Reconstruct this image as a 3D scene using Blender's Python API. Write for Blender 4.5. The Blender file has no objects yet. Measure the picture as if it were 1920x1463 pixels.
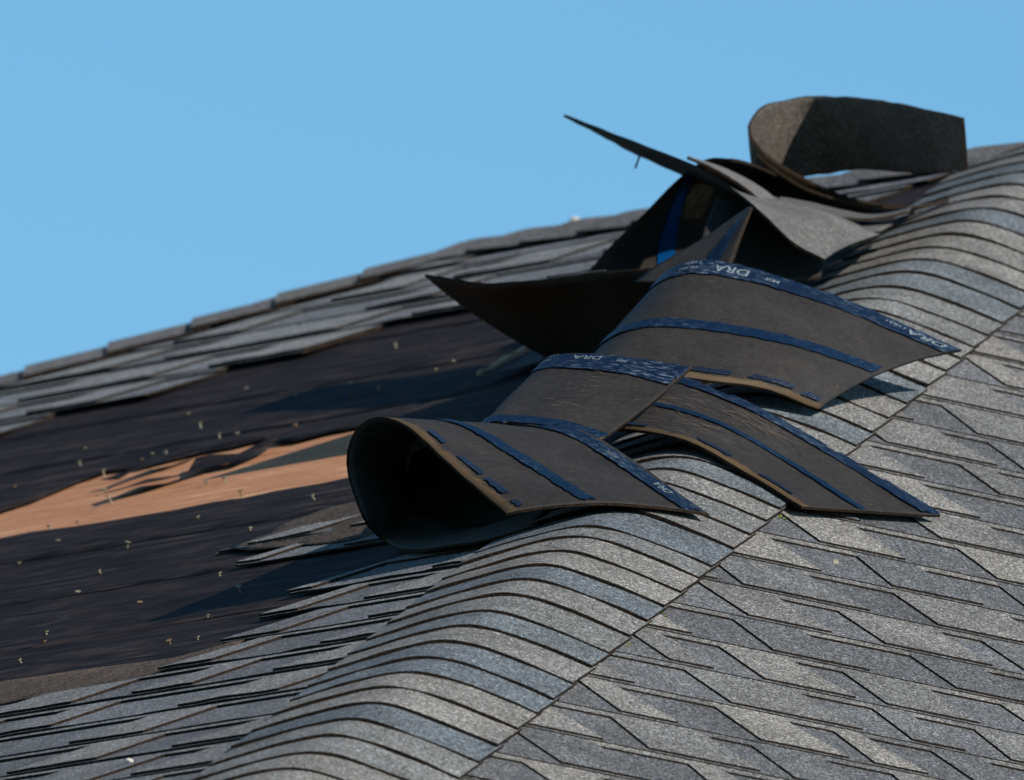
import bpy, bmesh, math, random
from mathutils import Vector, Matrix, noise
from mathutils.geometry import delaunay_2d_cdt
random.seed(7)
SC = bpy.context.scene
COL = SC.collection

# ------------------------------------------------------------------ camera
# world: the near roof corner's hip passes through the origin; X runs along the right eave, Y along the left one
T = 0.49232                       # roof pitch (about 6 in 12)
PK = 1.899                        # the hip meets the ridge here (x = y = PK)
RL = 1.320                        # length of the ridge
EXPO = 0.128295                   # shingle exposure, in plan
B00 = -1.0835                     # lower edge of course 0
CAM = Vector((-18.61782, -26.56589, -5.90259))
RIGHT = Vector((0.81134, -0.578686, 0.082763)).normalized()
AWAY = Vector((0.558829, 0.809348, 0.180736)).normalized()
UP = RIGHT.cross(AWAY).normalized()
FPX, DIST = 50821.05, 32.972
cd = bpy.data.cameras.new('camera')
cam = bpy.data.objects.new('camera', cd)
COL.objects.link(cam)
SC.camera = cam
cam.matrix_world = Matrix(((RIGHT.x, UP.x, -AWAY.x, CAM.x), (RIGHT.y, UP.y, -AWAY.y, CAM.y),
                           (RIGHT.z, UP.z, -AWAY.z, CAM.z), (0, 0, 0, 1)))
cd.sensor_width = 36.0
cd.sensor_fit = 'HORIZONTAL'
cd.lens = FPX * 36.0 / 1920.0
cd.clip_start = 1.0
cd.clip_end = 3000.0
cd.dof.use_dof = True
cd.dof.focus_distance = DIST - 0.7
cd.dof.aperture_fstop = 18.0

# ------------------------------------------------------------------ light
SUN_EL, SUN_H = math.radians(35), Vector((0.235, -0.972, 0)).normalized()
sun_dir = Vector((SUN_H.x * math.cos(SUN_EL), SUN_H.y * math.cos(SUN_EL), math.sin(SUN_EL)))
sl = bpy.data.lights.new('sun', 'SUN')
sl.energy = 5.0
sl.angle = math.radians(0.53)
sl.color = (1.0, 0.95, 0.87)
so = bpy.data.objects.new('sun', sl)
so.rotation_euler = sun_dir.to_track_quat('Z', 'Y').to_euler()
COL.objects.link(so)
w = bpy.data.worlds.new('World')
SC.world = w
w.use_nodes = True
nt = w.node_tree
bg = nt.nodes['Background']
sky = nt.nodes.new('ShaderNodeTexSky')
sky.sky_type = 'NISHITA'
sky.sun_disc = False
sky.sun_elevation = SUN_EL
sky.sun_rotation = math.atan2(SUN_H.x, SUN_H.y)
sky.altitude = 400
sky.air_density = 1.0
sky.dust_density = 0.3
sky.ozone_density = 2.2
tint = nt.nodes.new('ShaderNodeMix'); tint.data_type = 'RGBA'; tint.blend_type = 'MULTIPLY'
tint.inputs[0].default_value = 1.0; tint.inputs[7].default_value = (0.84, 1.30, 1.42, 1)
nt.links.new(sky.outputs[0], tint.inputs[6])
# sky darkened overhead, out of view, to cut its fill light
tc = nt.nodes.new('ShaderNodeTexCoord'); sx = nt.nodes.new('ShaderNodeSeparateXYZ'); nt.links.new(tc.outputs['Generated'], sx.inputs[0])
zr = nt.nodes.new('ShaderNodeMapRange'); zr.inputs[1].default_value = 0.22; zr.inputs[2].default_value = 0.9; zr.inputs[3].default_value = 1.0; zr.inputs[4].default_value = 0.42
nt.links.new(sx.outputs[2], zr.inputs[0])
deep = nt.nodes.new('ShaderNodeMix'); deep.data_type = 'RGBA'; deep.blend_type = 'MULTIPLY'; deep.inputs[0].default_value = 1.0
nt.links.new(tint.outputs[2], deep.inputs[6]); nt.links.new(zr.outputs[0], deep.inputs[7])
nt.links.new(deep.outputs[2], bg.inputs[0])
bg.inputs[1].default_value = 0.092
SC.view_settings.view_transform = 'Standard'
SC.view_settings.look = 'None'
SC.view_settings.exposure = 0.0
SC.view_settings.gamma = 1.0

# ------------------------------------------------------------------ helpers
def ray(px, py):
    return AWAY + RIGHT * ((px - 960) / FPX) - UP * ((py - 731.5) / FPX)

def at(px, py, dep):              # where a point seen there stands, dep metres beyond the hip's middle
    return CAM + ray(px, py) * (DIST + dep)

N_R = Vector((0, -T, 1)).normalized()
N_L = Vector((-T, 0, 1)).normalized()
def onface(face, px, py):
    n = N_R if face == 'R' else N_L
    d = ray(px, py)
    return CAM + d * (-(CAM.dot(n)) / d.dot(n))

def P(face, a, b, h=0.0):         # a along the eave, b up the slope (plan metres), h off the face
    if face == 'R':
        return Vector((a, b, T * b)) + N_R * h
    return Vector((b, a, T * b)) + N_L * h

def tag(o, label=None, cat=None, group=None, kind=None):
    for k, v in (('label', label), ('category', cat), ('group', group), ('kind', kind)):
        if v:
            o[k] = v
    return o

def empty(name, loc):
    o = bpy.data.objects.new(name, None)
    o.location = loc
    COL.objects.link(o)
    return o

class MB:
    """collects faces of one mesh, with a tone colour, a material slot and uv per face"""
    def __init__(s):
        s.v, s.f, s.m, s.t, s.uv = [], [], [], [], []
    def face(s, idx, mi=0, tone=(1, 1, 1), uv=None):
        s.f.append(idx); s.m.append(mi); s.t.append(tone); s.uv.append(uv)
    def build(s, name, mats, parent=None, smooth=False, origin=None):
        me = bpy.data.meshes.new(name)
        org = origin or Vector((0, 0, 0))
        me.from_pydata([tuple(Vector(p) - org) for p in s.v], [], s.f)
        for m in mats:
            me.materials.append(m)
        me.polygons.foreach_set('material_index', s.m)
        ca = me.color_attributes.new('tone', 'FLOAT_COLOR', 'CORNER')
        uvl = me.uv_layers.new(name='UVMap')
        cols, uvs = [], []
        for f, t, u in zip(s.f, s.t, s.uv):
            for j in range(len(f)):
                c = t[j] if isinstance(t, list) else t
                cols += [c[0], c[1], c[2], 1.0]
                uvs += list(u[j]) if u else [0.5, 0.5]
        ca.data.foreach_set('color', cols)
        uvl.data.foreach_set('uv', uvs)
        if smooth:
            for p in me.polygons:
                p.use_smooth = (smooth == 'all') or p.material_index in smooth
        me.update()
        o = bpy.data.objects.new(name, me)
        COL.objects.link(o)
        if parent:
            o.parent = parent
            o.location = org - parent.location
        else:
            o.location = org
        return o

def slab(mb, top, bot, tone, mi_top=0, mi_side=1, mi_bot=1, uv=None, tonef=None):
    """closed sheet from two grids [i][j] of points (top side, bottom side)"""
    n, m = len(top), len(top[0])
    o = len(mb.v)
    for g in (top, bot):
        for r in g:
            mb.v.extend(r)
    A = lambda i, j: o + i * m + j
    B = lambda i, j: o + n * m + i * m + j
    for i in range(n - 1):
        for j in range(m - 1):
            u = [uv[i][j], uv[i + 1][j], uv[i + 1][j + 1], uv[i][j + 1]] if uv else None
            tt = [tonef(i, j), tonef(i + 1, j), tonef(i + 1, j + 1), tonef(i, j + 1)] if tonef else tone
            mb.face((A(i, j), A(i + 1, j), A(i + 1, j + 1), A(i, j + 1)), mi_top, tt, u)
            mb.face((B(i, j), B(i, j + 1), B(i + 1, j + 1), B(i + 1, j)), mi_bot, tone, [u[0], u[3], u[2], u[1]] if u else None)
    for i in range(n - 1):
        mb.face((A(i, 0), B(i, 0), B(i + 1, 0), A(i + 1, 0)), mi_side, tone)
        mb.face((A(i, m - 1), A(i + 1, m - 1), B(i + 1, m - 1), B(i, m - 1)), mi_side, tone)
    for j in range(m - 1):
        mb.face((A(0, j), A(0, j + 1), B(0, j + 1), B(0, j)), mi_side, tone)
        mb.face((A(n - 1, j), B(n - 1, j), B(n - 1, j + 1), A(n - 1, j + 1)), mi_side, tone)

# ------------------------------------------------------------------ materials
def newmat(name):
    m = bpy.data.materials.new(name)
    m.use_nodes = True
    t = m.node_tree
    return m, t, t.nodes['Principled BSDF']
def N(t, kind, **kw):
    n = t.nodes.new(kind)
    for k, v in kw.items():
        if k in n.inputs:
            n.inputs[k].default_value = v
        else:
            setattr(n, k, v)
    return n
def ramp(t, src, stops):
    r = t.nodes.new('ShaderNodeValToRGB')
    e = r.color_ramp.elements
    while len(e) < len(stops):
        e.new(0.5)
    for el, (p, c) in zip(e, stops):
        el.position = p
        el.color = (c, c, c, 1) if not isinstance(c, tuple) else (*c, 1)
    t.links.new(src, r.inputs[0])
    return r
def mix(t, a, b, fac, mode='MIX'):
    n = t.nodes.new('ShaderNodeMix')
    n.data_type = 'RGBA'
    n.blend_type = mode
    for sock, v in ((n.inputs[0], fac), (n.inputs[6], a), (n.inputs[7], b)):
        if hasattr(v, 'default_value') or hasattr(v, 'links'):
            t.links.new(v, sock)
        else:
            sock.default_value = v if not isinstance(v, tuple) else (*v, 1)
    return n.outputs[2]
def coords(t, scale=(1, 1, 1)):
    g = t.nodes.new('ShaderNodeNewGeometry')
    mp = t.nodes.new('ShaderNodeMapping')
    mp.inputs['Scale'].default_value = scale
    t.links.new(g.outputs['Position'], mp.inputs[0])
    return mp.outputs[0]
def tex(t, co, scale, detail=2.0, rough=0.5):
    n = N(t, 'ShaderNodeTexNoise', Scale=scale, Detail=detail, Roughness=rough)
    t.links.new(co, n.inputs['Vector'])
    return n.outputs['Fac']

def granule_material(name, gain=1.0, soft=0.0):
    m, t, b = newmat(name)
    co = coords(t)
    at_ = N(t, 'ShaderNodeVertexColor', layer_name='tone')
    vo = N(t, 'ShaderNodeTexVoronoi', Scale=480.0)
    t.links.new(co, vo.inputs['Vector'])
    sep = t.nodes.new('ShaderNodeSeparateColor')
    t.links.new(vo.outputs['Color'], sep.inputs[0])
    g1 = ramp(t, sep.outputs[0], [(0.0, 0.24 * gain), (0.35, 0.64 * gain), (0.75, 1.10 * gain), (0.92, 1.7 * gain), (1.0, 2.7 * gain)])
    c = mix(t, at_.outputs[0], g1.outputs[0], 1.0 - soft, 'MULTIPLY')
    hue = ramp(t, sep.outputs[1], [(0.0, (1.12, 0.99, 0.88)), (0.5, (1, 1, 1)), (1.0, (0.88, 1.0, 1.12))])
    c = mix(t, c, hue.outputs[0], 1.0, 'MULTIPLY')
    blot = ramp(t, tex(t, co, 9.0, 4.0, 0.6), [(0.3, 0.80), (0.7, 1.18)])
    c = mix(t, c, blot.outputs[0], 1.0, 'MULTIPLY')
    fine = ramp(t, tex(t, co, 140.0, 2.0, 0.6), [(0.3, 0.78), (0.7, 1.2)])
    c = mix(t, c, fine.outputs[0], 1.0, 'MULTIPLY')
    t.links.new(c, b.inputs['Base Color'])
    b.inputs['Roughness'].default_value = 0.9
    b.inputs['Specular IOR Level'].default_value = 0.12
    bu = N(t, 'ShaderNodeBump', Strength=0.55, Distance=0.0012)
    t.links.new(sep.outputs[2], bu.inputs['Height'])
    t.links.new(bu.outputs[0], b.inputs['Normal'])
    return m
M_GRAN = granule_material('mineral granules')
M_GRANS = granule_material('worn mineral granules', 1.0, 0.55)

def plain(name, col, rough=0.8, var=0.35, scale=60.0, bump=0.3, stretch=(1, 1, 1), dist=0.002, spec=0.3):
    m, t, b = newmat(name)
    co = coords(t, stretch)
    nz = tex(t, co, scale, 4.0, 0.6)
    r = ramp(t, nz, [(0.25, 1 - var), (0.75, 1 + var)])
    t.links.new(mix(t, col, r.outputs[0], 1.0, 'MULTIPLY'), b.inputs['Base Color'])
    b.inputs['Roughness'].default_value = rough
    b.inputs['Specular IOR Level'].default_value = spec
    bu = N(t, 'ShaderNodeBump', Strength=bump, Distance=dist)
    t.links.new(nz, bu.inputs['Height'])
    t.links.new(bu.outputs[0], b.inputs['Normal'])
    return m
M_EDGE = plain('asphalt cut edge', (0.026, 0.018, 0.013), 0.9, 0.9, 260.0, 0.5, spec=0.06)
M_PLY = None

def back_material():
    m, t, b = newmat('shingle underside')
    co = coords(t)
    n1 = ramp(t, tex(t, co, 420.0, 3.0, 0.7), [(0.3, 0.66), (0.7, 1.34)])
    n2 = ramp(t, tex(t, co, 14.0, 4.0, 0.6), [(0.3, 0.82), (0.7, 1.2)])
    c = mix(t, (0.031, 0.027, 0.0245), n1.outputs[0], 1.0, 'MULTIPLY')
    c = mix(t, c, n2.outputs[0], 1.0, 'MULTIPLY')
    n3 = ramp(t, tex(t, co, 110.0, 4.0, 0.65), [(0.3, 0.78), (0.7, 1.22)])
    c = mix(t, c, n3.outputs[0], 1.0, 'MULTIPLY')
    # tan scuffs
    sc = N(t, 'ShaderNodeTexNoise', Scale=38.0, Detail=6.0, Roughness=0.75)
    mp = t.nodes.new('ShaderNodeMapping')
    mp.inputs['Scale'].default_value = (1.0, 3.2, 6.0)
    mp.inputs['Rotation'].default_value = (0.5, 0.3, 0.9)
    t.links.new(co, mp.inputs[0]); t.links.new(mp.outputs[0], sc.inputs['Vector'])
    scr = ramp(t, sc.outputs['Fac'], [(0.63, 0.0), (0.72, 0.7)])
    c = mix(t, c, (0.16, 0.115, 0.075), scr.outputs[0])
    # ochre wear along the lower edge and the short end (uv: u along, v across, metres)
    uv = t.nodes.new('ShaderNodeUVMap'); uv.uv_map = 'UVMap'
    sp = t.nodes.new('ShaderNodeSeparateXYZ')
    t.links.new(uv.outputs[0], sp.inputs[0])
    nz = tex(t, co, 45.0, 3.0, 0.6)
    ad = N(t, 'ShaderNodeMath', operation='MULTIPLY_ADD')
    t.links.new(nz, ad.inputs[0]); ad.inputs[1].default_value = -0.026
    t.links.new(sp.outputs[1], ad.inputs[2])
    ew = ramp(t, ad.outputs[0], [(0.0, 0.95), (0.003, 0.5), (0.009, 0.0)])
    c = mix(t, c, (0.10, 0.064, 0.034), ew.outputs[0])
    t.links.new(c, b.inputs['Base Color'])
    b.inputs['Roughness'].default_value = 0.62
    b.inputs['Specular IOR Level'].default_value = 0.2
    bu = N(t, 'ShaderNodeBump', Strength=0.4, Distance=0.001)
    t.links.new(n1.outputs[0], bu.inputs['Height']); t.links.new(bu.outputs[0], b.inputs['Normal'])
    return m
M_BACK = back_material()

def film_material(name, col, scuff, amount):
    m, t, b = newmat(name)
    uv = t.nodes.new('ShaderNodeUVMap'); uv.uv_map = 'UVMap'
    mp = t.nodes.new('ShaderNodeMapping'); mp.inputs['Scale'].default_value = (70.0, 330.0, 1.0); mp.inputs['Rotation'].default_value = (0, 0, 0.12)
    t.links.new(uv.outputs[0], mp.inputs[0])
    n1 = tex(t, mp.outputs[0], 1.0, 6.0, 0.72)
    mp2 = t.nodes.new('ShaderNodeMapping'); mp2.inputs['Scale'].default_value = (7.0, 12.0, 1.0)
    t.links.new(uv.outputs[0], mp2.inputs[0])
    n2 = ramp(t, tex(t, mp2.outputs[0], 1.0, 3.0, 0.6), [(0.38, -0.0), (0.62, 1.0)])
    r = ramp(t, n1, [(0.53 - amount, 0.0), (0.64 - amount * 0.6, 1.0)])
    mm = N(t, 'ShaderNodeMath', operation='MULTIPLY')
    t.links.new(r.outputs[0], mm.inputs[0]); t.links.new(n2.outputs[0], mm.inputs[1])
    c = mix(t, col, scuff, mm.outputs[0])
    t.links.new(c, b.inputs['Base Color'])
    b.inputs['Roughness'].default_value = 0.45
    b.inputs['Specular IOR Level'].default_value = 0.15
    bu = N(t, 'ShaderNodeBump', Strength=0.3, Distance=0.001)
    t.links.new(n1, bu.inputs['Height']); t.links.new(bu.outputs[0], b.inputs['Normal'])
    return m
M_BLUE = film_material('blue release film', (0.003, 0.014, 0.038), (0.09, 0.13, 0.19), -0.01)
M_BLUEW = film_material('scuffed printed film', (0.003, 0.011, 0.032), (0.15, 0.20, 0.26), 0.02)
M_BLUELIT = film_material('sunlit tone release film', (0.001, 0.055, 0.20), (0.02, 0.10, 0.24), 0.0)  # brighter copy of the release film, sunlight put into its colour
M_PRINT = plain('worn white print', (0.17, 0.21, 0.24), 0.6, 0.95, 420.0, 0.1)
M_SEAL = plain('tar sealant', (0.012, 0.018, 0.035), 0.22, 0.6, 300.0, 1.0)
M_NAIL = plain('galvanised nail', (0.25, 0.22, 0.15), 0.45, 0.4, 250.0, 0.2)
M_RUST = plain('rusty nail', (0.20, 0.13, 0.07), 0.6, 0.5, 250.0, 0.2)
M_SCUFF = plain('tan scuff', (0.16, 0.115, 0.08), 0.9, 0.5, 200.0, 0.3)
M_RUSTLIT = plain('rust wear and sunlit brown', (0.105, 0.066, 0.036), 0.85, 0.8, 70.0, 0.8)  # rust wear; on the steep curl its brown also stands for sunlight
M_MOSS = plain('yellow green moss', (0.16, 0.17, 0.04), 0.9, 0.6, 300.0, 0.8)
M_STONE = plain('pale grit', (0.62, 0.57, 0.50), 0.8, 0.2, 200.0, 0.4)
M_WOOD = plain('torn wood sliver', (0.40, 0.28, 0.17), 0.8, 0.3, 40.0, 0.4)
M_WALL = plain('painted wall', (0.55, 0.53, 0.48), 0.8, 0.1, 4.0, 0.1)
M_GROUND = plain('lawn ground', (0.07, 0.085, 0.04), 0.95, 0.3, 0.6, 0.3)

def felt_material():
    m, t, b = newmat('roofing felt')
    co = coords(t, (5.0, 0.9, 5.0))
    n1 = tex(t, co, 7.0, 6.0, 0.62)
    c1 = ramp(t, n1, [(0.30, (0.007, 0.0055, 0.006)), (0.5, (0.0175, 0.0128, 0.0125)), (0.60, (0.030, 0.021, 0.0185)), (0.74, (0.066, 0.045, 0.036))])
    co2 = coords(t)
    n2 = ramp(t, tex(t, co2, 330.0, 3.0, 0.7), [(0.3, 0.7), (0.7, 1.3)])
    c = mix(t, c1.outputs[0], n2.outputs[0], 1.0, 'MULTIPLY')
    # chalk lines
    wv = tex(t, coords(t, (38.0, 1.2, 0.0)), 1.0, 3.0, 0.5)
    wr = ramp(t, wv, [(0.488, 0.0), (0.5, 0.5), (0.512, 0.0)])
    c = mix(t, c, (0.10, 0.085, 0.075), wr.outputs[0])
    t.links.new(c, b.inputs['Base Color'])
    b.inputs['Roughness'].default_value = 0.72
    b.inputs['Specular IOR Level'].default_value = 0.08
    bu = N(t, 'ShaderNodeBump', Strength=0.5, Distance=0.004)
    t.links.new(n1, bu.inputs['Height']); t.links.new(bu.outputs[0], b.inputs['Normal'])
    return m
M_FELT = felt_material()
M_FELTG = granule_material('felt with loose granules', 1.0)

def ply_material():
    m, t, b = newmat('plywood sheathing')
    co = coords(t, (14.0, 1.3, 14.0))
    n1 = tex(t, co, 4.0, 6.0, 0.65)
    c = ramp(t, n1, [(0.26, (0.33, 0.13, 0.052)), (0.46, (0.50, 0.215, 0.098)), (0.60, (0.58, 0.265, 0.128)), (0.72, (0.76, 0.47, 0.25))])
    n2 = ramp(t, tex(t, coords(t, (6, 2, 6)), 30.0, 4.0, 0.6), [(0.3, 0.82), (0.7, 1.1)])
    t.links.new(mix(t, c.outputs[0], n2.outputs[0], 1.0, 'MULTIPLY'), b.inputs['Base Color'])
    b.inputs['Roughness'].default_value = 0.8
    bu = N(t, 'ShaderNodeBump', Strength=0.3, Distance=0.003)
    t.links.new(n1, bu.inputs['Height']); t.links.new(bu.outputs[0], b.inputs['Normal'])
    return m
M_PLY = ply_material()

# ------------------------------------------------------------------ ground, house
GZ = -7.5
g = MB()
g.v = [(-1500, -1500, GZ), (1500, -1500, GZ), (1500, 1500, GZ), (-1500, 1500, GZ)]
g.face((0, 1, 2, 3))
tag(g.build('ground', [M_GROUND]), kind='structure')

house = empty('hip_roof_house', Vector((0, 0, 0)))
tag(house, 'house roof of grey laminated asphalt shingles with a stripped bare slope under the blue sky', 'house')
EV = -2.6
x0, x1, yy0, yy1 = EV, 2 * PK - EV, EV, PK + RL + (PK - EV)
d = MB()
zt = lambda b: T * b
d.v = [(x0, yy0, zt(EV)), (x1, yy0, zt(EV)), (x1, yy1, zt(EV)), (x0, yy1, zt(EV)), (PK, PK, T * PK), (PK, PK + RL, T * PK)]
for f in ((0, 1, 4), (1, 2, 5, 4), (2, 3, 5), (3, 0, 4, 5), (3, 2, 1, 0)):
    d.face(f)
d.build('plywood_sheathing', [M_PLY], house)
wl = MB()
zb, ztop = GZ, T * EV - 0.05
for (ax, ay) in ((x0 + .5, yy0 + .5), (x1 - .5, yy0 + .5), (x1 - .5, yy1 - .5), (x0 + .5, yy1 - .5)):
    wl.v += [(ax, ay, zb), (ax, ay, ztop)]
for i in range(4):
    j = (i + 1) % 4
    wl.face((2 * i, 2 * j, 2 * j + 1, 2 * i + 1))
wl.build('wall', [M_WALL], house)

# ------------------------------------------------------------------ underlayment felt
def lp(px, py):                    # plan coordinates (b up the slope, a along the eave) on the left face
    q = onface('L', px, py)
    return Vector((q.x, q.y))

def flat_piece(name, outline, mat, parent, h=0.0015, step=0.03, amp=0.0, holes=(), face='L', tone=(1, 1, 1), hfun=None, stretch=6.0):
    """thin sheet lying on the slope: outline and holes in plan coordinates"""
    pts, edges = [], []
    def loop(lp_):
        o = len(pts)
        pts.extend(lp_)
        for i in range(len(lp_)):
            edges.append((o + i, o + (i + 1) % len(lp_)))
    loop(outline)
    for hh in holes:
        loop(hh)
    def inside(q, poly):
        c = False
        for i in range(len(poly)):
            a, b = poly[i], poly[i - 1]
            if (a.y > q.y) != (b.y > q.y) and q.x < (b.x - a.x) * (q.y - a.y) / (b.y - a.y) + a.x:
                c = not c
        return c
    xs = [q.x for q in outline]; ys = [q.y for q in outline]
    sx, sy = step, step * 2.5
    i = min(xs)
    while i < max(xs):
        j = min(ys)
        while j < max(ys):
            q = Vector((i + random.uniform(-.2, .2) * sx, j + random.uniform(-.2, .2) * sy))
            if inside(q, outline) and not any(inside(q, hh) for hh in holes):
                pts.append(q)
            j += sy
        i += sx
    vs, es, fs, *_ = delaunay_2d_cdt(pts, edges, [], 0, 1e-6)
    mb = MB()
    for q in vs:
        nz = amp * noise.noise(Vector((q.x * 14, q.y * 14 / stretch, 3.1))) + amp * 0.6 * noise.noise(Vector((q.x * 40, q.y * 40 / stretch, 9.7)))
        hh = h + abs(nz) if amp else h
        if hfun:
            hh += hfun(q)
        mb.v.append(P('L', q.y, q.x, hh) if face == 'L' else P('R', q.x, q.y, hh))
    nface = N_L if face == 'L' else N_R
    for f in fs:
        c = Vector((0, 0))
        for k in f:
            c += vs[k]
        c /= len(f)
        if inside(c, outline) and not any(inside(c, hh) for hh in holes):
            a, b_, c_ = (Vector(mb.v[k]) for k in f[:3])
            ff = tuple(f) if (b_ - a).cross(c_ - a).dot(nface) > 0 else tuple(reversed(f))
            mb.face(ff, 0, tone)
    o = mb.build(name, [mat], parent, smooth='all')
    so = o.modifiers.new('thickness', 'SOLIDIFY')
    so.thickness = 0.001
    so.offset = 0
    return o

hole = [lp(*q) for q in [(-60, 985), (60, 946), (150, 908), (205, 889), (262, 884), (330, 866), (392, 852), (440, 844), (500, 829),
                         (520, 826), (512, 838), (560, 833), (620, 817), (680, 806), (760, 800), (760, 880), (690, 895), (650, 903), (600, 914),
                         (520, 926), (460, 939), (400, 948), (330, 962), (240, 977), (150, 992), (60, 1003), (0, 1016), (-60, 1030)]]
top_y = lambda b: 2 * PK + RL - b
B2 = lambda b, a: Vector((b, a))
# rolls of felt, each lapping the one below
laps = [EV + .02, -0.62, -0.30, 0.0, 0.70, 0.97, 1.27, PK - .01]
for i_, (lo_, hi_) in enumerate(zip(laps, laps[1:])):
    hi2 = min(hi_ + 0.02, PK - .01)
    rj = random.Random(i_)
    lower = [B2(lo_ + 0.005 * noise.noise(Vector((y_ * 4, i_, 0))), y_) for y_ in [max(lo_ + .04, EV + .05) + q_ * (top_y(lo_) - lo_ - .1) / 40 for q_ in range(41)]]
    outl = [B2(hi2, hi2 + .03)] + lower + [B2(hi2, top_y(hi2) - .03)]
    flat_piece('underlayment', outl, M_FELT, house, 0.0016 + 0.0006 * i_, 0.07 if i_ == 0 else 0.026, 0.0022 if i_ > 3 else 0.003, [hole] if i_ == 3 else ())
def ribbon(pts_px, lift, name='torn_felt_strip', mat=None):
    out = [lp(*q) for q in pts_px]
    cy = sum(q.x for q in out) / len(out)
    return flat_piece(name, out, mat or M_FELT, house, 0.006, 0.012, 0.002, hfun=lambda q: lift * (0.5 + 0.5 * math.sin(q.y * 9 + q.x * 30)))
ribbon([(194, 917), (226, 908), (262, 893), (300, 876), (345, 867), (378, 855), (372, 862), (330, 877), (290, 889), (255, 901), (226, 913)], 0.006)
ribbon([(198, 939), (240, 925), (280, 908), (330, 902), (356, 893), (372, 878), (400, 871), (452, 864), (500, 846), (516, 832),
        (540, 833), (505, 852), (450, 876), (400, 885), (352, 900), (300, 918), (250, 930), (215, 941)], 0.008)

# ------------------------------------------------------------------ shingle courses
TONES = [(0.236, 0.222, 0.205), (0.208, 0.199, 0.187), (0.188, 0.182, 0.174), (0.168, 0.165, 0.161), (0.146, 0.146, 0.147), (0.128, 0.130, 0.134)]
def course(face, k, a0, a1, seed, tail=None, wav=0.0, gainrow=1.0, thick=1.0, flat=0.0, up=0.0):
    """one course of laminated shingles: a continuous shim with cut-out teeth laminated on top"""
    rnd = random.Random(seed)
    b0 = B00 + k * EXPO
    mb = MB()
    def wave(a, v):
        if not wav:
            return 0.0
        s_ = noise.noise(Vector((a * 5.0, k * 3.7, 0.3))) + 0.6 * noise.noise(Vector((a * 14.0, k * 5.1, 4.3)))
        return wav * max(0.0, s_ + 0.25) * (1 - v) ** 1.5
    def hip(b):
        return b if True else 0
    top = EXPO + 0.032
    def pt(a, v, lift):
        b = b0 + v * top
        base = 0.0062 * thick * (1 - v)
        return P(face, max(a, b + 0.035), b, base + lift + up + wave(a, v))
    def grid(aL, aR, v0, v1, lift, nseg):
        G = []
        for i in range(nseg + 1):
            f = i / nseg
            col = []
            for j in range(4):
                v = v0 + (v1 - v0) * j / 3
                va = (v - 0.03) / 0.77
                A = aL(va) * (1 - f) + aR(va) * f
                col.append(pt(A, v, lift))
            G.append(col)
        return G
    tn = [c * gainrow for c in (0.128, 0.130, 0.136)]
    n = max(2, int((a1 - a0) / 0.03))
    L0 = lambda va: a0
    L1 = lambda va: a1
    # shim, broken into lengths of about a metre with slightly different tones
    cuts = [a0]
    while cuts[-1] < a1 - 1.2:
        cuts.append(cuts[-1] + rnd.uniform(0.8, 1.0))
    cuts.append(a1)
    for ca, cb in zip(cuts, cuts[1:]):
        q = rnd.uniform(0.8, 1.2)
        nn = max(2, int((cb - ca) / 0.03))
        slab(mb, grid(lambda v, c=ca: c, lambda v, c=cb: c, 0, 1, 0.003 * thick, nn), grid(lambda v, c=ca: c, lambda v, c=cb: c, 0, 1, 0.0, nn), tuple(c * q for c in tn))
    a = a0
    tooth = rnd.random() < 0.6
    prev = (0.0, 0.0)
    vt0, vcut, vend = 0.034, (EXPO - 0.017) / top, 1.0
    while a < a1 - 0.02:
        wdt = rnd.choice([0.06, 0.085, 0.11, 0.14, 0.17]) * rnd.uniform(0.9, 1.1) * ((2.3 if k > 10 else 1.7) if face == 'L' else 1.0)
        if tooth:
            wdt *= 1.1
        e = min(a + wdt, a1)
        nxt = (rnd.uniform(0.000, 0.016), 0.0)
        if not tooth:
            nxt = (-nxt[0], 0.0)
        aL = lambda v, a=a, p=prev: a + p[0] * (0.5 - v) * 1.6
        aR = lambda v, e=e, p=nxt: e + p[0] * (0.5 - v) * 1.6
        ns = max(2, int(wdt / 0.02))
        if tooth:
            c = rnd.choice(TONES)
            c = tuple((x * (1 - flat) + 0.165 * flat) * gainrow for x in c)
            slab(mb, grid(aL, aR, vt0, vend, 0.0062 * thick, ns), grid(aL, aR, vt0, vend, 0.0031 * thick, ns), c)
        else:
            c = tuple((x * (1 - flat) + 0.165 * flat) * gainrow for x in rnd.choice(TONES[1:5]))
            slab(mb, grid(aL, aR, vcut, vend, 0.0062 * thick, ns), grid(aL, aR, vcut, vend, 0.0031 * thick, ns), c)
        a = e
        prev = nxt
        tooth = not tooth
    return mb.build('shingle_course', [M_GRAN, M_EDGE], house)

for k in range(-11, 23):
    b = B00 + k * EXPO
    course('R', k, b + 0.02, min(b + 3.3, 2 * PK - b - 0.05), 100 + k * 7, thick=0.8)
left_end = {6: 0.50, 7: 0.73, 5: -0.35, 4: 0.0, 3: -0.13, 2: -0.245, 1: -0.31}
for k in range(-11, 8):
    b = B00 + k * EXPO
    a1 = left_end.get(k, 2.6)
    if a1 < b + 0.1:
        continue
    course('L', k, b + 0.02, a1, 500 + k * 5, wav=0.0035 if k > 0 else 0.0022, gainrow=1.2, flat=0.6)
upper_start = {16: 3.04, 17: 2.83, 18: 2.66, 19: 2.38, 20: 2.16, 21: 2.02, 22: 1.99}
for k in range(13, 23):
    b = B00 + k * EXPO
    course('L', k, upper_start.get(k, 3.35), top_y(b) + 0.02, 800 + k * 11, wav=0.003, gainrow=1.45, thick=1.15, flat=0.8, up=0.0028)
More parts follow.
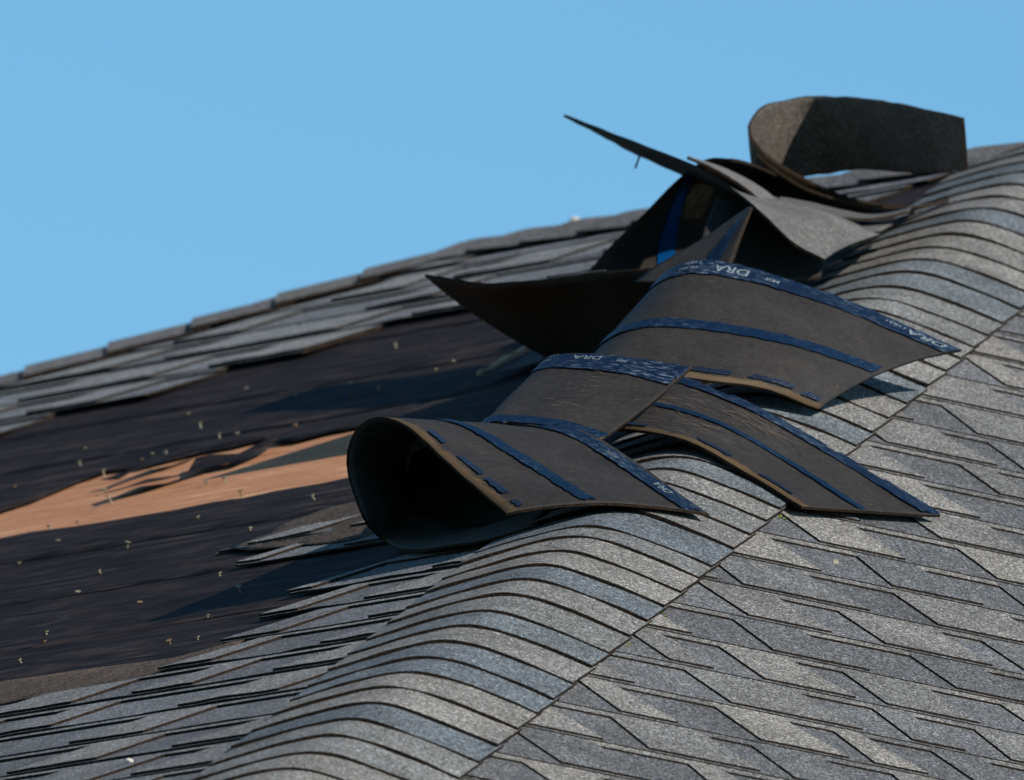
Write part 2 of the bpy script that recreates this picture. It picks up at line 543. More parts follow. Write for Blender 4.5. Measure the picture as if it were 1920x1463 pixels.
# the torn, granule-speckled headlap left above the last whole course
hl = MB()
def strip_piece(name, outline, tone, h, gmat=M_GRAN, wavy=0.0):
    return flat_piece(name, [lp(*q) for q in outline], gmat, house, h, 0.02, wavy, tone=tone)
M_HEAD = granule_material('bare headlap granules', 1.0)
strip_piece('headlap_strip', [(-80, 1302), (60, 1282), (200, 1262), (330, 1246), (400, 1226), (470, 1208), (370, 1262), (345, 1266), (190, 1297), (40, 1325), (-80, 1350)],
            (0.10, 0.075, 0.058), 0.0075, M_HEAD, 0.001)
strip_piece('headlap_strip', [(505, 1012), (560, 985), (620, 965), (720, 945), (760, 975), (740, 1010), (640, 1030), (560, 1036), (470, 1045), (430, 1040)],
            (0.085, 0.066, 0.052), 0.0085, M_HEAD, 0.002)

# ------------------------------------------------------------------ hip and ridge caps
def cap_row(origin, hdir, lat, S, down_a, down_b, half=0.152, rise=0.012, tones=None, seed=3, thick=0.0047, wav=0.0016, rround=0.042):
    """hdir points uphill along the hip; lat is the horizontal across it; down_* are the drops per metre across"""
    nh = hdir.cross(lat)
    if nh.z < 0:
        nh = -nh
    rnd = random.Random(seed)
    for i, s in enumerate(S):
        e = 0.15
        tone = rnd.choice(tones)
        ph = rnd.uniform(0, 40)
        jit = rnd.uniform(-0.004, 0.004)
        mb = MB()
        NA, NS = 34, 5
        top, bot, tone_g = [], [], []
        for ia in range(NA + 1):
            wv = -1 + 2 * ia / NA
            dd = wv * half
            drop = (down_a if dd > 0 else down_b)
            soft = math.sqrt(dd * dd + rround * rround) - rround * 0.55
            ct, cb, cc = [], [], []
            for js in range(NS + 1):
                v = js / NS
                bow = 0.004 * math.sin(wv * 2.2 + ph)
                base = origin + hdir * (s + v * e + jit + bow * (1 - v)) + lat * dd * math.cos(math.atan(drop))
                z = -math.sin(math.atan(drop)) * soft + rise - 0.005 * wv * wv + thick * (1 - v) + wav * noise.noise(Vector((wv * 3, s * 30, ph)))
                pt = base + nh * z
                ct.append(pt)
                cb.append(pt - nh * thick * (0.9 if abs(wv) < 0.93 else 0.6))
                g_ = 1 + 0.16 * noise.noise(Vector((wv * 2.3 + ph, v, s * 9)))
                cc.append(tuple(c * g_ for c in tone))
            top.append(ct); bot.append(cb); tone_g.append(cc)
        slab(mb, top, bot, tone, tonef=lambda i_, j_: tone_g[i_][j_])
        mb.build('cap_shingle', [M_GRAN, M_EDGE], house)

HV = Vector((1, 1, T)).normalized()
LAT = Vector((1, -1, 0)).normalized()
QR = (Vector((1, 0, 0)) - HV * HV.x).normalized()
NHIP = HV.cross(LAT); NHIP = NHIP if NHIP.z > 0 else -NHIP
drp = -(QR.dot(NHIP)) / QR.dot(LAT)
S_R = [-3.74, -3.62, -3.5, -3.38, -3.26, -3.14, -3.02, -2.9, -2.78, -2.67, -2.55, -2.43, -2.31, -2.19, -2.066, -1.941, -1.828, -1.72, -1.597, -1.476, -1.357, -1.224, -1.108, -0.995, -0.88, -0.761, -0.677, -0.522,
       -0.415, -0.3, -0.2, -0.103, 0.01, 0.115, 0.22, 0.329, 0.457, 0.576, 0.708, 0.853, 0.995, 1.098, 1.201, 1.312, 1.422, 1.553,
       1.67, 1.79, 1.91, 2.03, 2.15, 2.27, 2.39, 2.51, 2.63, 2.74]
CT = [(0.215, 0.205, 0.192), (0.195, 0.190, 0.182), (0.145, 0.160, 0.170), (0.18, 0.180, 0.176), (0.132, 0.148, 0.162), (0.205, 0.198, 0.186), (0.185, 0.182, 0.176)]
cap_row(Vector((0, 0, 0)), HV, LAT, S_R, drp, drp, tones=CT, seed=12)
# far hip, falling away to the left
PK2 = Vector((PK, PK + RL, T * PK))
HL = Vector((1, -1, T)).normalized()
LATL = Vector((-1, -1, 0)).normalized()
S_L = [-0.118, -0.245, -0.37, -0.414, -0.539, -0.651, -0.78, -0.9, -1.02, -1.15, -1.28]
S_L = [-(-s) for s in (-1.42, -1.29, -1.16, -1.03, -0.90, -0.775, -0.651, -0.539, -0.414, -0.295, -0.17)]
CTL = [(0.16, 0.152, 0.15), (0.145, 0.14, 0.14), (0.17, 0.16, 0.15)]
cap_row(PK2, HL, LATL, S_L, drp, drp, rise=0.019, tones=CTL, seed=5, thick=0.007, rround=0.03, half=0.14)
# ridge between the two hips
HR = Vector((0, -1, 0))
cap_row(Vector((PK, PK + RL, T * PK)), HR, Vector((-1, 0, 0)), [0.0, 0.12, 0.24, 0.37, 0.5, 0.63, 0.76, 0.89, 1.02, 1.14], T, T, rise=0.017, tones=CTL, seed=8, thick=0.007, rround=0.035, half=0.14)

# ------------------------------------------------------------------ curled shingles
def cr(p0, p1, p2, p3, f):
    return 0.5 * ((2 * p1) + (p2 - p0) * f + (2 * p0 - 5 * p1 + 4 * p2 - p3) * f * f + (3 * p1 - p0 - 3 * p2 + p3) * f ** 3)

class Sheet:
    """a bent shingle: rows of (near, middle, far) points along its length"""
    def __init__(s, rows):
        s.rows = []
        for r in rows:
            pts = [onface(q[2], q[0], q[1]) + (N_L if q[2] == 'L' else N_R) * q[3] if len(q) == 4 else at(*q) for q in r]
            if len(pts) == 2:
                pts = [pts[0], (pts[0] + pts[1]) / 2, pts[1]]
            s.rows.append(pts)
        s.lens = [0.0]
        for a, b in zip(s.rows, s.rows[1:]):
            s.lens.append(s.lens[-1] + (b[1] - a[1]).length)
        s.L = s.lens[-1]
        s.W = sum((r[1] - r[0]).length + (r[2] - r[1]).length for r in s.rows) / len(s.rows)
    def rowpt(s, j, u):
        x = min(max(u, 0.0), 1.0) * s.L
        n = len(s.rows)
        i = 0
        while i < n - 2 and s.lens[i + 1] < x:
            i += 1
        f = (x - s.lens[i]) / (s.lens[i + 1] - s.lens[i])
        g = lambda k: s.rows[k][j] if 0 <= k < n else (2 * s.rows[0][j] - s.rows[1][j] if k < 0 else 2 * s.rows[-1][j] - s.rows[-2][j])
        return cr(g(i - 1), g(i), g(i + 1), g(i + 2), f)
    def pt(s, u, v):
        a, m, b = (s.rowpt(j, u) for j in range(3))
        c = 2 * m - (a + b) / 2
        return a * (1 - v) ** 2 + c * 2 * v * (1 - v) + b * v * v
    def nrm(s, u, v):
        e = 0.004
        du = s.pt(min(u + e, 1), v) - s.pt(max(u - e, 0), v)
        dv = s.pt(u, min(v + e, 1)) - s.pt(u, max(v - e, 0))
        return du.cross(dv).normalized()

def sheet_object(name, sh, side, parent, thick=0.0035, nu=70, nv=14, edge_noise=0.0015, tone=(0.16, 0.155, 0.15), both_back=False, wear=True):
    """side=+1: the underside (brown back) faces along +normal; -1: granules face +normal"""
    mb = MB()
    top, bot, uv = [], [], []
    for i in range(nu + 1):
        u = i / nu
        ct, cb, cu = [], [], []
        for j in range(nv + 1):
            v = j / nv
            uu = min(max(u + (edge_noise * noise.noise(Vector((v * 25, u * 3, 1))) / max(sh.L, .1) if i in (0, nu) else 0), 0), 1)
            p = sh.pt(uu, v)
            n = sh.nrm(u, v)
            wob = 0.0012 * noise.noise(Vector((u * sh.L * 12, v * sh.W * 12, len(name))))
            if j in (0, nv):
                q = sh.pt(uu, v + (0.004 if j == 0 else -0.004))
                p = p + (q - p).normalized() * (abs(edge_noise * noise.noise(Vector((u * sh.L * 60, j, 5)))) + 0.004 * max(0.0, noise.noise(Vector((u * sh.L * 22, j * 3, sh.L * 50))) - 0.12))
            ct.append(p + n * (thick / 2 + wob)); cb.append(p + n * (-thick / 2 + wob))
            cu.append((u * sh.L, v * sh.W + (0 if wear else 1)))
        top.append(ct); bot.append(cb); uv.append(cu)
    if side > 0:
        mt, mbm = 0, (0 if both_back else 1)
    else:
        mt, mbm = (0 if both_back else 1), 0
    slab(mb, top, bot, tone, mi_top=mt, mi_bot=mbm, mi_side=2, uv=uv)
    return mb.build(name, [M_BACK, M_GRANS, M_EDGE], parent, smooth={0, 1}, origin=parent.location if parent else None)

def sheet_band(name, sh, side, parent, u0, u1, v0, v1, mat, thick=0.0035, lift=0.0006, nu=60, ragged=0.004, nv=3, ends=0.01):
    """a thin film or bead following the sheet's underside"""
    mb = MB()
    off = side * (thick / 2 + lift + 0.0013)
    top, bot, uvs = [], [], []
    for i in range(nu + 1):
        f = i / nu
        ct, cb, cu = [], [], []
        for j in range(nv + 1):
            g_ = j / nv
            cu.append((f * (u1 - u0) * sh.L, g_ * 0.035))
            u = u0 + (u1 - u0) * f + (ends / sh.L) * noise.noise(Vector((g_ * 9, f * 3, u0 * 9))) * (1 if i in (0, nu) else 0)
            va_ = v0[0] + (v0[1] - v0[0]) * f if isinstance(v0, tuple) else v0
            vb_ = v1[0] + (v1[1] - v1[0]) * f if isinstance(v1, tuple) else v1
            v = va_ + (vb_ - va_) * g_
            if j in (0, nv):
                v += ragged * 0.5 * noise.noise(Vector((f * sh.L * 55, j * 7.7, u0 * 31))) / sh.W * 1.3
            p = sh.pt(u, v); n = sh.nrm(u, v)
            ct.append(p + n * (off + side * 0.0003)); cb.append(p + n * (off - side * 0.0003))
        top.append(ct); bot.append(cb); uvs.append(cu)
    if side < 0:
        top, bot = bot, top
    slab(mb, top, bot, (1, 1, 1), 0, 0, 0, uv=uvs)
    return mb.build(name, [mat], parent, origin=parent.location if parent else None)

def sheet_text(sh, side, parent, text, u, v, size, thick=0.0035, du=-1, dv=-1, widen=1.0):
    """printing on the film: glyph meshes laid onto the bent sheet"""
    fc = bpy.data.curves.new('print', 'FONT')
    fc.body = text
    fc.size = 1.0
    fc.offset = 0.012
    tmp = bpy.data.objects.new('print', fc)
    COL.objects.link(tmp)
    dg = bpy.context.evaluated_depsgraph_get()
    me = tmp.evaluated_get(dg).to_mesh()
    bm = bmesh.new(); bm.from_mesh(me)
    bmesh.ops.triangulate(bm, faces=bm.faces)
    bmesh.ops.subdivide_edges(bm, edges=[e for e in bm.edges if e.calc_length() > 0.25], cuts=1)
    mb = MB()
    off = side * (thick / 2 + 0.0030)
    for q in bm.verts:
        uu = u + du * q.co.x * size * widen / sh.L
        vv = v + dv * q.co.y * size / sh.W
        p = sh.pt(uu, vv)
        mb.v.append(p + sh.nrm(uu, vv) * off)
    for f in bm.faces:
        mb.face(tuple(q.index for q in f.verts))
    bm.free()
    tmp.to_mesh_clear()
    bpy.data.objects.remove(tmp)
    bpy.data.curves.remove(fc)
    return mb.build('printed_lettering', [M_PRINT], parent, origin=parent.location if parent else None)

def scratches(sh, side, parent, uc, vc, su, sv, n, seed):
    rnd = random.Random(seed)
    mb = MB()
    off = side * (0.00175 + 0.0016)
    for _ in range(n):
        u, v = uc + rnd.gauss(0, su), vc + rnd.gauss(0, sv)
        ang = rnd.gauss(0.15, 0.35)
        ln = rnd.uniform(.01, .05)
        k = rnd.randint(4, 8)
        prev = None
        wdt = rnd.uniform(.0002, .0006)
        cur = rnd.gauss(0, 1.0)
        for i in range(k + 1):
            f = i / k
            a_ = ang + cur * (f - .5)
            uu = u + f * ln * math.cos(a_) / sh.L
            vv = v + f * ln * math.sin(a_) / sh.W
            if not (0.02 < vv < 0.98 and 0.02 < uu < 0.99):
                break
            p = sh.pt(uu, vv) + sh.nrm(uu, vv) * off
            q = sh.pt(uu, min(vv + wdt / sh.W * 2 * (1 - abs(2 * f - 1) * .8), .995)) + sh.nrm(uu, vv) * off
            o_ = len(mb.v)
            mb.v += [p, q]
            if prev is not None:
                mb.face((prev, prev + 1, o_ + 1, o_))
            prev = o_
    mb.build('scuff_marks', [M_SCUFF], parent, origin=parent.location)

GRP = 'curled shingles torn up by the wind along the hip'
def curled(label, rows, side, bands=(), texts=(), scuffs=(), name='curled_shingle', **kw):
    sh = Sheet(rows)
    root = empty(name, sh.pt(0.0, 0.5))
    tag(root, label, 'shingle', GRP)
    sheet_object('shingle_sheet', sh, side, root, **kw)
    for b in bands:
        nm, u0, u1, v0, v1, mt = b[:6]
        sheet_band(nm, sh, side, root, u0, u1, v0, v1, mt, nu=max(6, int(110 * (u1 - u0))), ragged=b[6] if len(b) > 6 else 0.005)
    for tx in texts:
        sheet_text(sh, side, root, *tx)
    for sc_ in scuffs:
        scratches(sh, side, root, *sc_)
    return sh

ST, SD = 'adhesive_strip', 'sealant_dash'
# 1 the big roll in front
F1 = [[(1015, 1010, 'L', .016), (1035, 985, 'L', .016), (1060, 962, 'L', .016)],
      [(900, 1041, 'L', .016), (930, 1015, 'L', .014), (960, 992, 'L', .012)],
      [(775, 1056, 'L', .016), (815, 1030, 'L', .012), (860, 1008, 'L', .010)],
      [(728, 1044, 'L', .022), (778, 1018, 'L', .026), (830, 994, 'L', .022)],
      [(684, 975, -.28), (745, 962, -.12), (808, 950, .04)],
      [(652, 880, -.25), (730, 885, -.09), (808, 890, .07)],
      [(664, 815, -.28), (745, 826, -.12), (822, 838, .05)],
      [(706, 785, -.32), (795, 792, -.17), (885, 799, .0)],
      [(765, 803, -.37), (880, 800, -.22), (990, 802, -.06)],
      [(835, 866, -.46), (975, 848, -.32), (1110, 818, -.16)],
      [(950, 965, -.60), (1133, 946, -.56), (1329, 966, -.46)]]
curled('large rolled up shingle nearest the camera, its dark hollow open towards the bare felt', F1, 1,
       bands=[(ST, 0.60, 0.985, 0.40, 0.475, M_BLUE), (ST, 0.62, 1.0, 0.87, 0.965, M_BLUEW, 0.006),
              (SD, 0.655, 0.70, 0.085, 0.125, M_SEAL), (SD, 0.74, 0.83, 0.085, 0.125, M_SEAL), (SD, 0.855, 0.925, 0.08, 0.12, M_SEAL), (SD, 0.955, 0.985, 0.075, 0.11, M_SEAL)],
       texts=[('1K331', 0.84, 0.925, 0.010), ('DRA', 0.95, 0.94, 0.017)], tone=(0.09, 0.09, 0.09))  # granule tone lowered to paint shade inside the roll

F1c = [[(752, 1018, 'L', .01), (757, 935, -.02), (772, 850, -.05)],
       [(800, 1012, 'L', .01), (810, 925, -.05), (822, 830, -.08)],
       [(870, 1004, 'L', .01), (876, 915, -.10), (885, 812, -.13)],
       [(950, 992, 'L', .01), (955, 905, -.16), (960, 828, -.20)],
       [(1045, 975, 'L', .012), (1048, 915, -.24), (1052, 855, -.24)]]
curled('near-black shingle added to close the far end of the hollow inside the big roll', F1c, -1, nu=30, tone=(0.03, 0.03, 0.03))  # sheet added to keep the hollow dark, its tone lowered as painted shade

# 2 shingle folded over behind it, with the printed strip
F2 = [[(960, 870, .05), (1010, 810, .18), (1060, 750, .32)],
      [(900, 830, .0), (955, 770, .13), (1008, 710, .27)],
      [(905, 800, -.06), (970, 735, .08), (1040, 670, .22)],
      [(960, 797, -.10), (1040, 733, .04), (1120, 666, .18)],
      [(1040, 806, -.13), (1120, 743, .0), (1205, 674, .15)],
      [(1124, 828, -.16), (1205, 770, -.03), (1300, 688, .12)]]
curled('shingle folded over the hip with a printed blue strip, directly behind the big roll', F2, 1,
       bands=[(ST, 0.16, 1.0, 0.78, 0.97, M_BLUEW, 0.006), (ST, 0.20, 1.0, 0.0, 0.10, M_BLUE)],
       texts=[('DRA', 0.64, 0.94, 0.020), ('11831', 0.44, 0.97, 0.010), ('1K331', 0.43, 0.90, 0.010), ('MSI', 0.76, 0.92, 0.010)],
       scuffs=[(0.66, 0.45, 0.03, 0.2, 26, 3)])

# 3 lower right shingle lying across the caps
F3 = [[(1090, 815, .10), (1150, 765, .22), (1215, 712, .34)],
      [(1168, 806, -.02), (1222, 757, .10), (1278, 711, .22)],
      [(1290, 830, -.09), (1345, 792, .04), (1400, 758, .16)],
      [(1400, 890, -.13), (1480, 866, .0), (1550, 840, .12)],
      [(1502, 951, -.20), (1628, 961, -.08), (1764, 968, .05)]]
curled('long shingle flipped onto the right slope, its square end lying furthest down over the caps', F3, 1,
       bands=[(ST, 0.15, 1.0, 0.43, 0.485, M_BLUE, 0.003), (ST, 0.15, 1.0, 0.88, 1.0, M_BLUEW, 0.005),
              (SD, 0.22, 0.34, 0.06, 0.09, M_SEAL), (SD, 0.5, 0.62, 0.06, 0.09, M_SEAL), (SD, 0.74, 0.9, 0.06, 0.09, M_SEAL)],
       scuffs=[(0.52, 0.72, 0.05, 0.07, 60, 5), (0.30, 0.55, 0.06, 0.12, 40, 6), (0.42, 0.25, 0.06, 0.08, 30, 7)])

# 4 the biggest one, arching over the crest
F4 = [[(1130, 790, .50), (1210, 700, .64), (1290, 610, .80)],
      [(1062, 745, .38), (1130, 660, .53), (1240, 540, .70)],
      [(1105, 700, .30), (1170, 618, .45), (1268, 502, .63)],
      [(1200, 700, .27), (1255, 604, .42), (1335, 490, .60)],
      [(1330, 716, .27), (1395, 620, .42), (1455, 518, .61)],
      [(1435, 731, .30), (1525, 650, .45), (1610, 574, .64)],
      [(1532, 769, .36), (1660, 697, .53), (1802, 659, .74)]]
curled('biggest flipped shingle, arched over the hip crest with two blue strips and ochre worn corner', F4, 1,
       bands=[(ST, 0.10, 0.985, 0.435, 0.51, M_BLUE, 0.004), (ST, 0.12, 1.0, 0.885, 0.985, M_BLUEW, 0.006),
              (SD, 0.55, 0.67, 0.06, 0.10, M_SEAL), (SD, 0.72, 0.86, 0.06, 0.10, M_SEAL), (SD, 0.9, 0.97, 0.05, 0.09, M_SEAL)],
       texts=[('DRA', 0.58, 0.955, 0.024), ('11831', 0.46, 0.975, 0.011), ('1K331', 0.46, 0.935, 0.011), ('MSI', 0.645, 0.94, 0.012),
              ('11831', 0.90, 0.955, 0.011), ('DRA', 0.985, 0.955, 0.024)])

# 5 pointed one sticking out to the left, tone lowered to paint in the shade on this side
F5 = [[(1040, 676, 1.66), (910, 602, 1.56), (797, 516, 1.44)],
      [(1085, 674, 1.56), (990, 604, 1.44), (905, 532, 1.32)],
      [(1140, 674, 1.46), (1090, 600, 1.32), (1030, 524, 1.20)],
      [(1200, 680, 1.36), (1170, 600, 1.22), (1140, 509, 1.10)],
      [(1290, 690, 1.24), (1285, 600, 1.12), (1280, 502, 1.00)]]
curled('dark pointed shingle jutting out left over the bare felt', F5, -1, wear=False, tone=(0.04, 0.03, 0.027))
F5b = [[(1150, 540, 1.15), (1140, 522, 1.2), (1138, 508, 1.25)], [(1100, 545, 1.2), (1085, 530, 1.25), (1075, 513, 1.3)], [(1050, 552, 1.25), (1040, 535, 1.3), (1025, 519, 1.35)]]
curled('thin scrap of shingle just showing behind the top edge of the pointed one', F5b, -1, nu=20, nv=6)

# 6 upright curl, its blue band and worn patch painted as sunlit
F6 = [[(1098, 520, 1.70), (1210, 520, 1.82), (1330, 520, 1.96)],
      [(1145, 465, 1.73), (1255, 470, 1.86), (1360, 470, 2.00)],
      [(1205, 405, 1.74), (1300, 412, 1.88), (1385, 415, 2.02)],
      [(1268, 342, 1.73), (1335, 352, 1.87), (1405, 362, 2.01)],
      [(1325, 302, 1.70), (1380, 312, 1.84), (1440, 328, 1.98)],
      [(1372, 300, 1.64), (1425, 315, 1.78), (1480, 340, 1.92)]]
curled('steep curl with blue band and rusty worn patch coloured as sunlit, standing against the sky', F6, -1,
       bands=[(ST, 0.02, 0.62, (0.56, 0.02), (0.73, 0.12), M_BLUELIT, 0.006), ('worn_sunlit_patch', 0.42, 0.72, (0.32, 0.10), (0.55, 0.46), M_RUSTLIT, 0.02)], wear=False)

# 7 the horn
F7 = [[(1545, 488, 1.22), (1590, 462, 1.36), (1650, 442, 1.52)],
      [(1478, 450, 1.16), (1505, 415, 1.31), (1545, 398, 1.46)],
      [(1402, 378, 1.30), (1413, 374, 1.44), (1428, 372, 1.60)],
      [(1310, 317, 1.48), (1322, 331, 1.62), (1334, 348, 1.78)],
      [(1200, 272, 1.72), (1203, 282, 1.86), (1206, 294, 2.00)],
      [(1057, 217, 2.12), (1085, 231, 2.17), (1118, 248, 2.20)]]
sh7 = curled('long thin shingle pointing up into the sky like a horn', F7, 1, tone=(0.135, 0.13, 0.125))
F7b = [[(1480, 440, 1.5), (1500, 425, 1.6)], [(1420, 372, 1.5), (1440, 362, 1.6)], [(1350, 325, 1.5), (1362, 318, 1.6)], [(1288, 296, 1.5), (1289, 295, 1.6)]]
curled('short narrow shingle tip just above the base of the horn', F7b, 1, nu=30, nv=5, tone=(0.15, 0.14, 0.135))
# scrap hanging from the horn
F7c = [[(1198, 288, 1.85), (1204, 290, 1.85)], [(1193, 303, 1.85), (1198, 305, 1.85)], [(1189, 316, 1.85), (1193, 317, 1.85)]]
shc = Sheet(F7c)
rr = empty('hanging_scrap', shc.pt(0, .5)); tag(rr, 'tiny torn scrap hanging from the underside of the horn', 'scrap')
sheet_object('scrap_sheet', shc, -1, rr, nu=8, nv=3, thick=0.002)

# 8 upright triangle with printed strip, and a backdrop sheet added to darken the tunnel behind it
F8 = [[(1190, 530, .98), (1280, 530, .93), (1362, 520, .90)],
      [(1230, 500, 1.0), (1310, 490, .96), (1375, 485, .92)],
      [(1320, 448, 1.02), (1360, 440, .99), (1392, 436, .96)],
      [(1404, 391, 1.04), (1407, 390, 1.03), (1410, 389, 1.02)]]
curled('small upright triangular corner of shingle with a scuffed blue band, behind the biggest one', F8, -1, wear=False,
       bands=[(ST, 0.0, 0.80, 0.62, 0.84, M_BLUEW, 0.004)], nu=30)
F9 = [[(1540, 520, 1.36), (1545, 500, 1.42), (1560, 470, 1.5)],
      [(1450, 530, 1.30), (1450, 480, 1.38), (1480, 430, 1.5)],
      [(1360, 530, 1.22), (1365, 450, 1.34), (1400, 380, 1.46)],
      [(1305, 530, 1.20), (1318, 440, 1.33), (1345, 372, 1.50)]]
curled('dark backdrop sheet added to close off the hollow below the horn', F9, -1, nu=30, wear=False)

# 10 the great loop at the top, and the strip under it
F10 = [[(1700, 388, 2.05), (1740, 386, 2.14), (1780, 376, 2.24)],
       [(1590, 372, 1.99), (1622, 390, 2.06), (1660, 402, 2.12)],
       [(1500, 330, 1.92), (1515, 366, 1.98), (1535, 398, 2.03)],
       [(1434, 288, 1.90), (1440, 334, 1.95), (1450, 378, 2.00)],
       [(1404, 243, 1.93), (1408, 288, 1.955), (1415, 332, 1.98)],
       [(1428, 202, 1.97), (1436, 266, 1.995), (1445, 330, 2.02)],
       [(1485, 184, 2.03), (1492, 258, 2.055), (1500, 332, 2.08)],
       [(1540, 180, 2.04), (1542, 254, 2.065), (1545, 328, 2.09)],
       [(1600, 183, 1.98), (1605, 251, 2.005), (1610, 318, 2.03)],
       [(1690, 195, 1.88), (1700, 259, 1.905), (1712, 324, 1.93)],
       [(1806, 222, 1.74), (1810, 270, 1.765), (1814, 318, 1.79)]]
curled('great looped shingle at the top, curled right over against the sky', F10, 1, tone=(0.095, 0.082, 0.07),
       bands=[('worn_sunlit_patch', 0.462, 0.484, 0.06, 0.96, M_RUSTLIT, 0.0)])
F11 = [[(1705, 387, 1.98), (1710, 392, 2.1), (1715, 398, 2.25)],
       [(1620, 385, 1.92), (1620, 392, 2.06), (1620, 400, 2.2)],
       [(1530, 362, 1.88), (1525, 378, 2.02), (1520, 394, 2.16)],
       [(1460, 322, 1.86), (1455, 345, 2.0), (1450, 368, 2.14)],
       [(1418, 288, 1.85), (1414, 312, 1.99), (1408, 340, 2.13)]]
curled('dark upswept shingle directly below the great loop', F11, 1, tone=(0.13, 0.12, 0.11))
# 12.. layers bent up where the row tears away from the caps
def layer(label, rows, tone):
    curled(label, rows, 1, nu=40, nv=6, tone=tone)
layer('upper pale shingle layer bent upward beside the caps below the loop',
      [[(1705, 398, 1.72), (1712, 388, 1.95)], [(1620, 412, 1.62), (1640, 402, 1.9)], [(1530, 402, 1.56), (1545, 388, 1.85)], [(1455, 378, 1.75), (1465, 368, 1.95)]], (0.12, 0.115, 0.11))
layer('middle pale shingle layer bent upward beside the caps below the loop',
      [[(1650, 436, 1.55), (1680, 420, 1.75)], [(1570, 436, 1.48), (1590, 416, 1.7)], [(1500, 414, 1.44), (1520, 398, 1.65)], [(1440, 380, 1.72), (1450, 370, 1.9)]], (0.13, 0.125, 0.12))
layer('lowest pale shingle layer bent upward beside the caps below the loop',
      [[(1598, 466, 1.42), (1640, 442, 1.6)], [(1545, 452, 1.36), (1570, 430, 1.55)], [(1480, 408, 1.33), (1500, 396, 1.5)], [(1440, 390, 1.66), (1450, 380, 1.84)]], (0.145, 0.14, 0.135))

# ------------------------------------------------------------------ small shingle scrap and wood sliver on the felt
def scrap(px, label, cat, name, mat_tone, h0, lift):
    out = [lp(*q) for q in px]
    o = flat_piece(name, out, M_BACK, None, h0, 0.015, 0.001, hfun=lift)
    tag(o, label, cat)
    return o
scrap([(905, 733), (958, 705), (1003, 680), (1040, 676), (1030, 700), (985, 712), (950, 722)], 'triangular brown shingle scrap lying below the pointed dark shingle', 'scrap',
      'shingle_scrap', (0.1, 0.1, 0.1), 0.012, lambda q: 0.004)
def sliver():
    a, b = onface('L', 906, 732), onface('L', 1002, 679)
    mb = MB()
    n = N_L
    top, bot = [], []
    dirv = (b - a)
    side = dirv.cross(n).normalized()
    for i in range(13):
        f = i / 12
        wdt = 0.0035 * (0.5 + 0.8 * math.sin(f * 3.0)) + 0.001
        c = a + dirv * f + n * (0.024 + 0.003 * noise.noise(Vector((f * 6, 0, 0))))
        top.append([c - side * wdt, c + side * wdt]); bot.append([c - side * wdt - n * .004, c + side * wdt - n * .004])
    slab(mb, top, bot, (1, 1, 1), 0, 0, 0)
    o = mb.build('wood_sliver', [M_WOOD], None, origin=a)
    tag(o, 'thin tan wood sliver lying on the felt beside the shingle scrap', 'splinter')
sliver()

# ------------------------------------------------------------------ nails
def nail_mesh(shaft, seed, mat):
    bm = bmesh.new()
    r = bmesh.ops.create_cone(bm, cap_ends=True, segments=10, radius1=0.0011, radius2=0.0011, depth=shaft + 0.01)
    bmesh.ops.translate(bm, verts=r['verts'], vec=(0, 0, (shaft - 0.01) / 2))
    r = bmesh.ops.create_cone(bm, cap_ends=True, segments=14, radius1=0.0031, radius2=0.0036, depth=0.0012)
    bmesh.ops.rotate(bm, verts=r['verts'], matrix=Matrix.Rotation(0.12, 3, 'X'))
    bmesh.ops.translate(bm, verts=r['verts'], vec=(0, 0, shaft))
    me = bpy.data.meshes.new('roofing_nail')
    bm.to_mesh(me); bm.free()
    me.materials.append(mat)
    return me
NM = [nail_mesh(s, i, m) for i, (s, m) in enumerate([(0.0005, M_NAIL), (0.0015, M_NAIL), (0.006, M_NAIL), (0.0005, M_RUST), (0.002, M_RUST)])]
r3 = [(1558, 635), (1780, 690), (1383, 775), (1490, 800), (1165, 820), (1383, 828), (970, 795), (740, 895), (792, 945), (1165, 940), (935, 972), (865, 987), (1062, 990),
      (335, 1028), (320, 1095), (558, 1070), (60, 1180), (412, 1130), (415, 1187), (435, 1228), (850, 1085), (812, 1158), (885, 1148), (948, 1200), (308, 1315), (200, 1335),
      (780, 1300), (232, 1390), (505, 1414), (985, 1345), (1238, 1230), (1185, 1320), (1840, 782), (1710, 720), (600, 1050), (655, 1045)]
r4 = [(75, 218), (378, 248), (298, 325), (825, 178), (828, 257), (905, 318), (530, 362), (783, 414), (178, 476), (640, 510), (745, 493), (80, 582), (170, 508)]
nails = [(x / 2.09, 350 + y / 2.09) for x, y in r3] + [(x / 2.0, 950 + y / 2.0) for x, y in r4]
ORD = 'first second third fourth fifth sixth seventh eighth ninth tenth eleventh twelfth thirteenth fourteenth fifteenth sixteenth seventeenth eighteenth nineteenth twentieth'.split()
def where(x, y):
    top_edge = 965 - 0.235 * x if x > 190 else 962 - 0.38 * x
    if y > 1165: return 'on the felt just above the lowest whole shingle courses'
    if y > 1015 - 0.17 * x + 6: return 'on the dark felt below the bare plywood'
    if x > 620: return 'on the felt right of the bare plywood'
    if y > top_edge - 4: return 'on or at the edge of the bare plywood'
    return 'on the dark felt above the bare plywood'
zones = {}
for q_ in nails:
    zones.setdefault(where(*q_), []).append(q_)
for z_ in zones.values():
    z_.sort()
rn = random.Random(4)
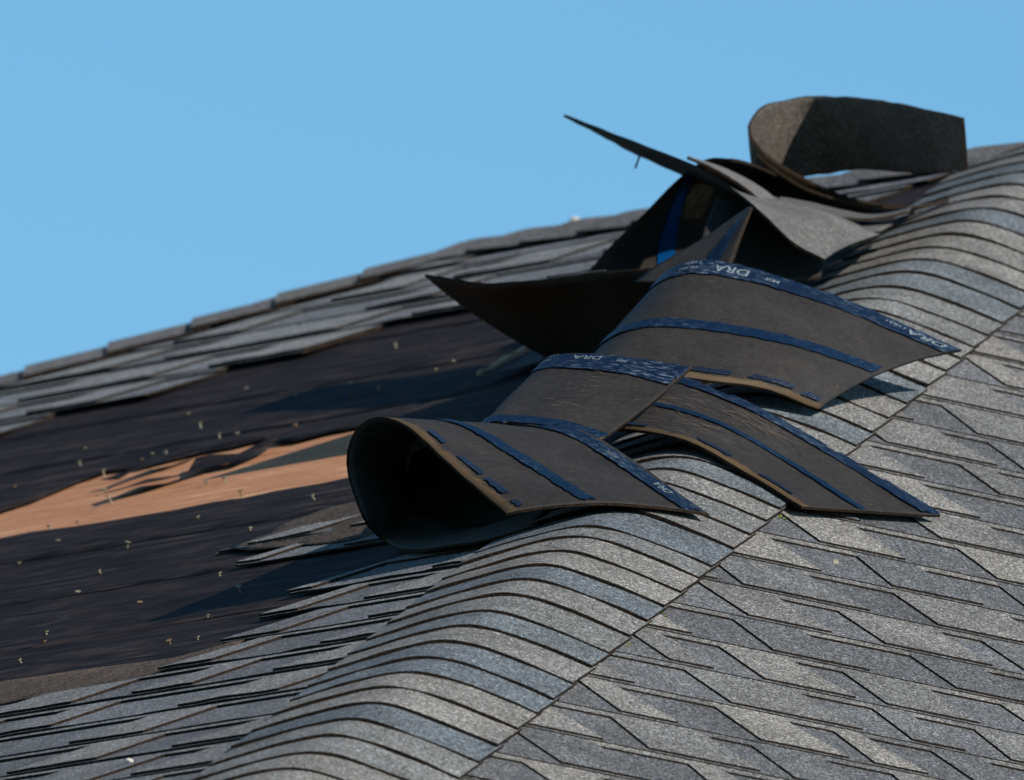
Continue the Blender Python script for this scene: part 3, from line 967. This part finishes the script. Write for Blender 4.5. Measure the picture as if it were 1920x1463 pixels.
for i, (x, y) in enumerate(nails):
    q = onface('L', x, y + 7)
    o = bpy.data.objects.new('roofing_nail', NM[rn.choice([0, 0, 1, 1, 2, 3, 4])] if i else NM[2])
    o.location = q + N_L * 0.0055
    base = N_L.to_track_quat('Z', 'Y')
    o.rotation_euler = (base.to_matrix().to_4x4() @ Matrix.Rotation(rn.uniform(-.3, .3), 4, 'X') @ Matrix.Rotation(rn.uniform(-.5, .3), 4, 'Y') @ Matrix.Rotation(rn.uniform(0, 6), 4, 'Z')).to_euler()
    COL.objects.link(o)
    wh = where(x, y)
    tag(o, ORD[zones[wh].index((x, y))] + ' nail from the left ' + wh, 'nail', 'roofing nails left standing in the stripped slope')
# one nail on the sound slope, head towards the camera
q = onface('R', 1563, 1064)
o = bpy.data.objects.new('roofing_nail', NM[1])
o.location = q + N_R * 0.006
aim = (-AWAY * 0.8 + RIGHT * 0.35 + Vector((0, 0, .3))).normalized()
o.rotation_euler = aim.to_track_quat('Z', 'Y').to_euler()
COL.objects.link(o)
tag(o, 'single pale nail head on the sound right hand slope', 'nail')

# grit and moss
def pebble(pos, r, mat, name, label, cat, seed):
    bm = bmesh.new()
    bmesh.ops.create_icosphere(bm, subdivisions=2, radius=r)
    for v in bm.verts:
        v.co *= 1 + 0.35 * noise.noise(v.co * (2.2 / r) + Vector((seed, 0, 0)))
        v.co.z *= 0.65
    me = bpy.data.meshes.new(name); bm.to_mesh(me); bm.free(); me.materials.append(mat)
    o = bpy.data.objects.new(name, me); o.location = pos; COL.objects.link(o)
    tag(o, label, cat)
pebble(onface('L', 247, 1446) + N_L * .012, .005, M_STONE, 'pebble', 'pale pebble on the lowest shingles of the left slope', 'pebble', 1)
pebble(onface('L', 1083, 430) + N_L * .012, .008, M_STONE, 'pebble', 'pale pebble on the skyline ridge left of the curls', 'pebble', 2)
ms = MB()
rm = random.Random(9)
for s in S_R[18:32] + S_R[34:46]:
    if rm.random() < 0.55:
        continue
    c = Vector((0, 0, 0)) + HV * (s + 0.0) + QR * 0.152 + NHIP * 0.006
    for _ in range(5):
        p = c + HV * rm.uniform(-.012, .006) + QR * rm.uniform(-.004, .008)
        r = rm.uniform(.0015, .003)
        o_ = len(ms.v)
        ms.v += [p + Vector(v) * r for v in ((1, 0, 0), (-1, 0, 0), (0, 1, 0), (0, -1, 0), (0, 0, 1), (0, 0, -1))]
        for f in ((0, 2, 4), (2, 1, 4), (1, 3, 4), (3, 0, 4), (2, 0, 5), (1, 2, 5), (3, 1, 5), (0, 3, 5)):
            ms.face(tuple(o_ + k for k in f))
mo = ms.build('moss', [M_MOSS])
tag(mo, 'specks of yellow green moss along the lower edge of the hip caps', 'moss', kind='stuff')
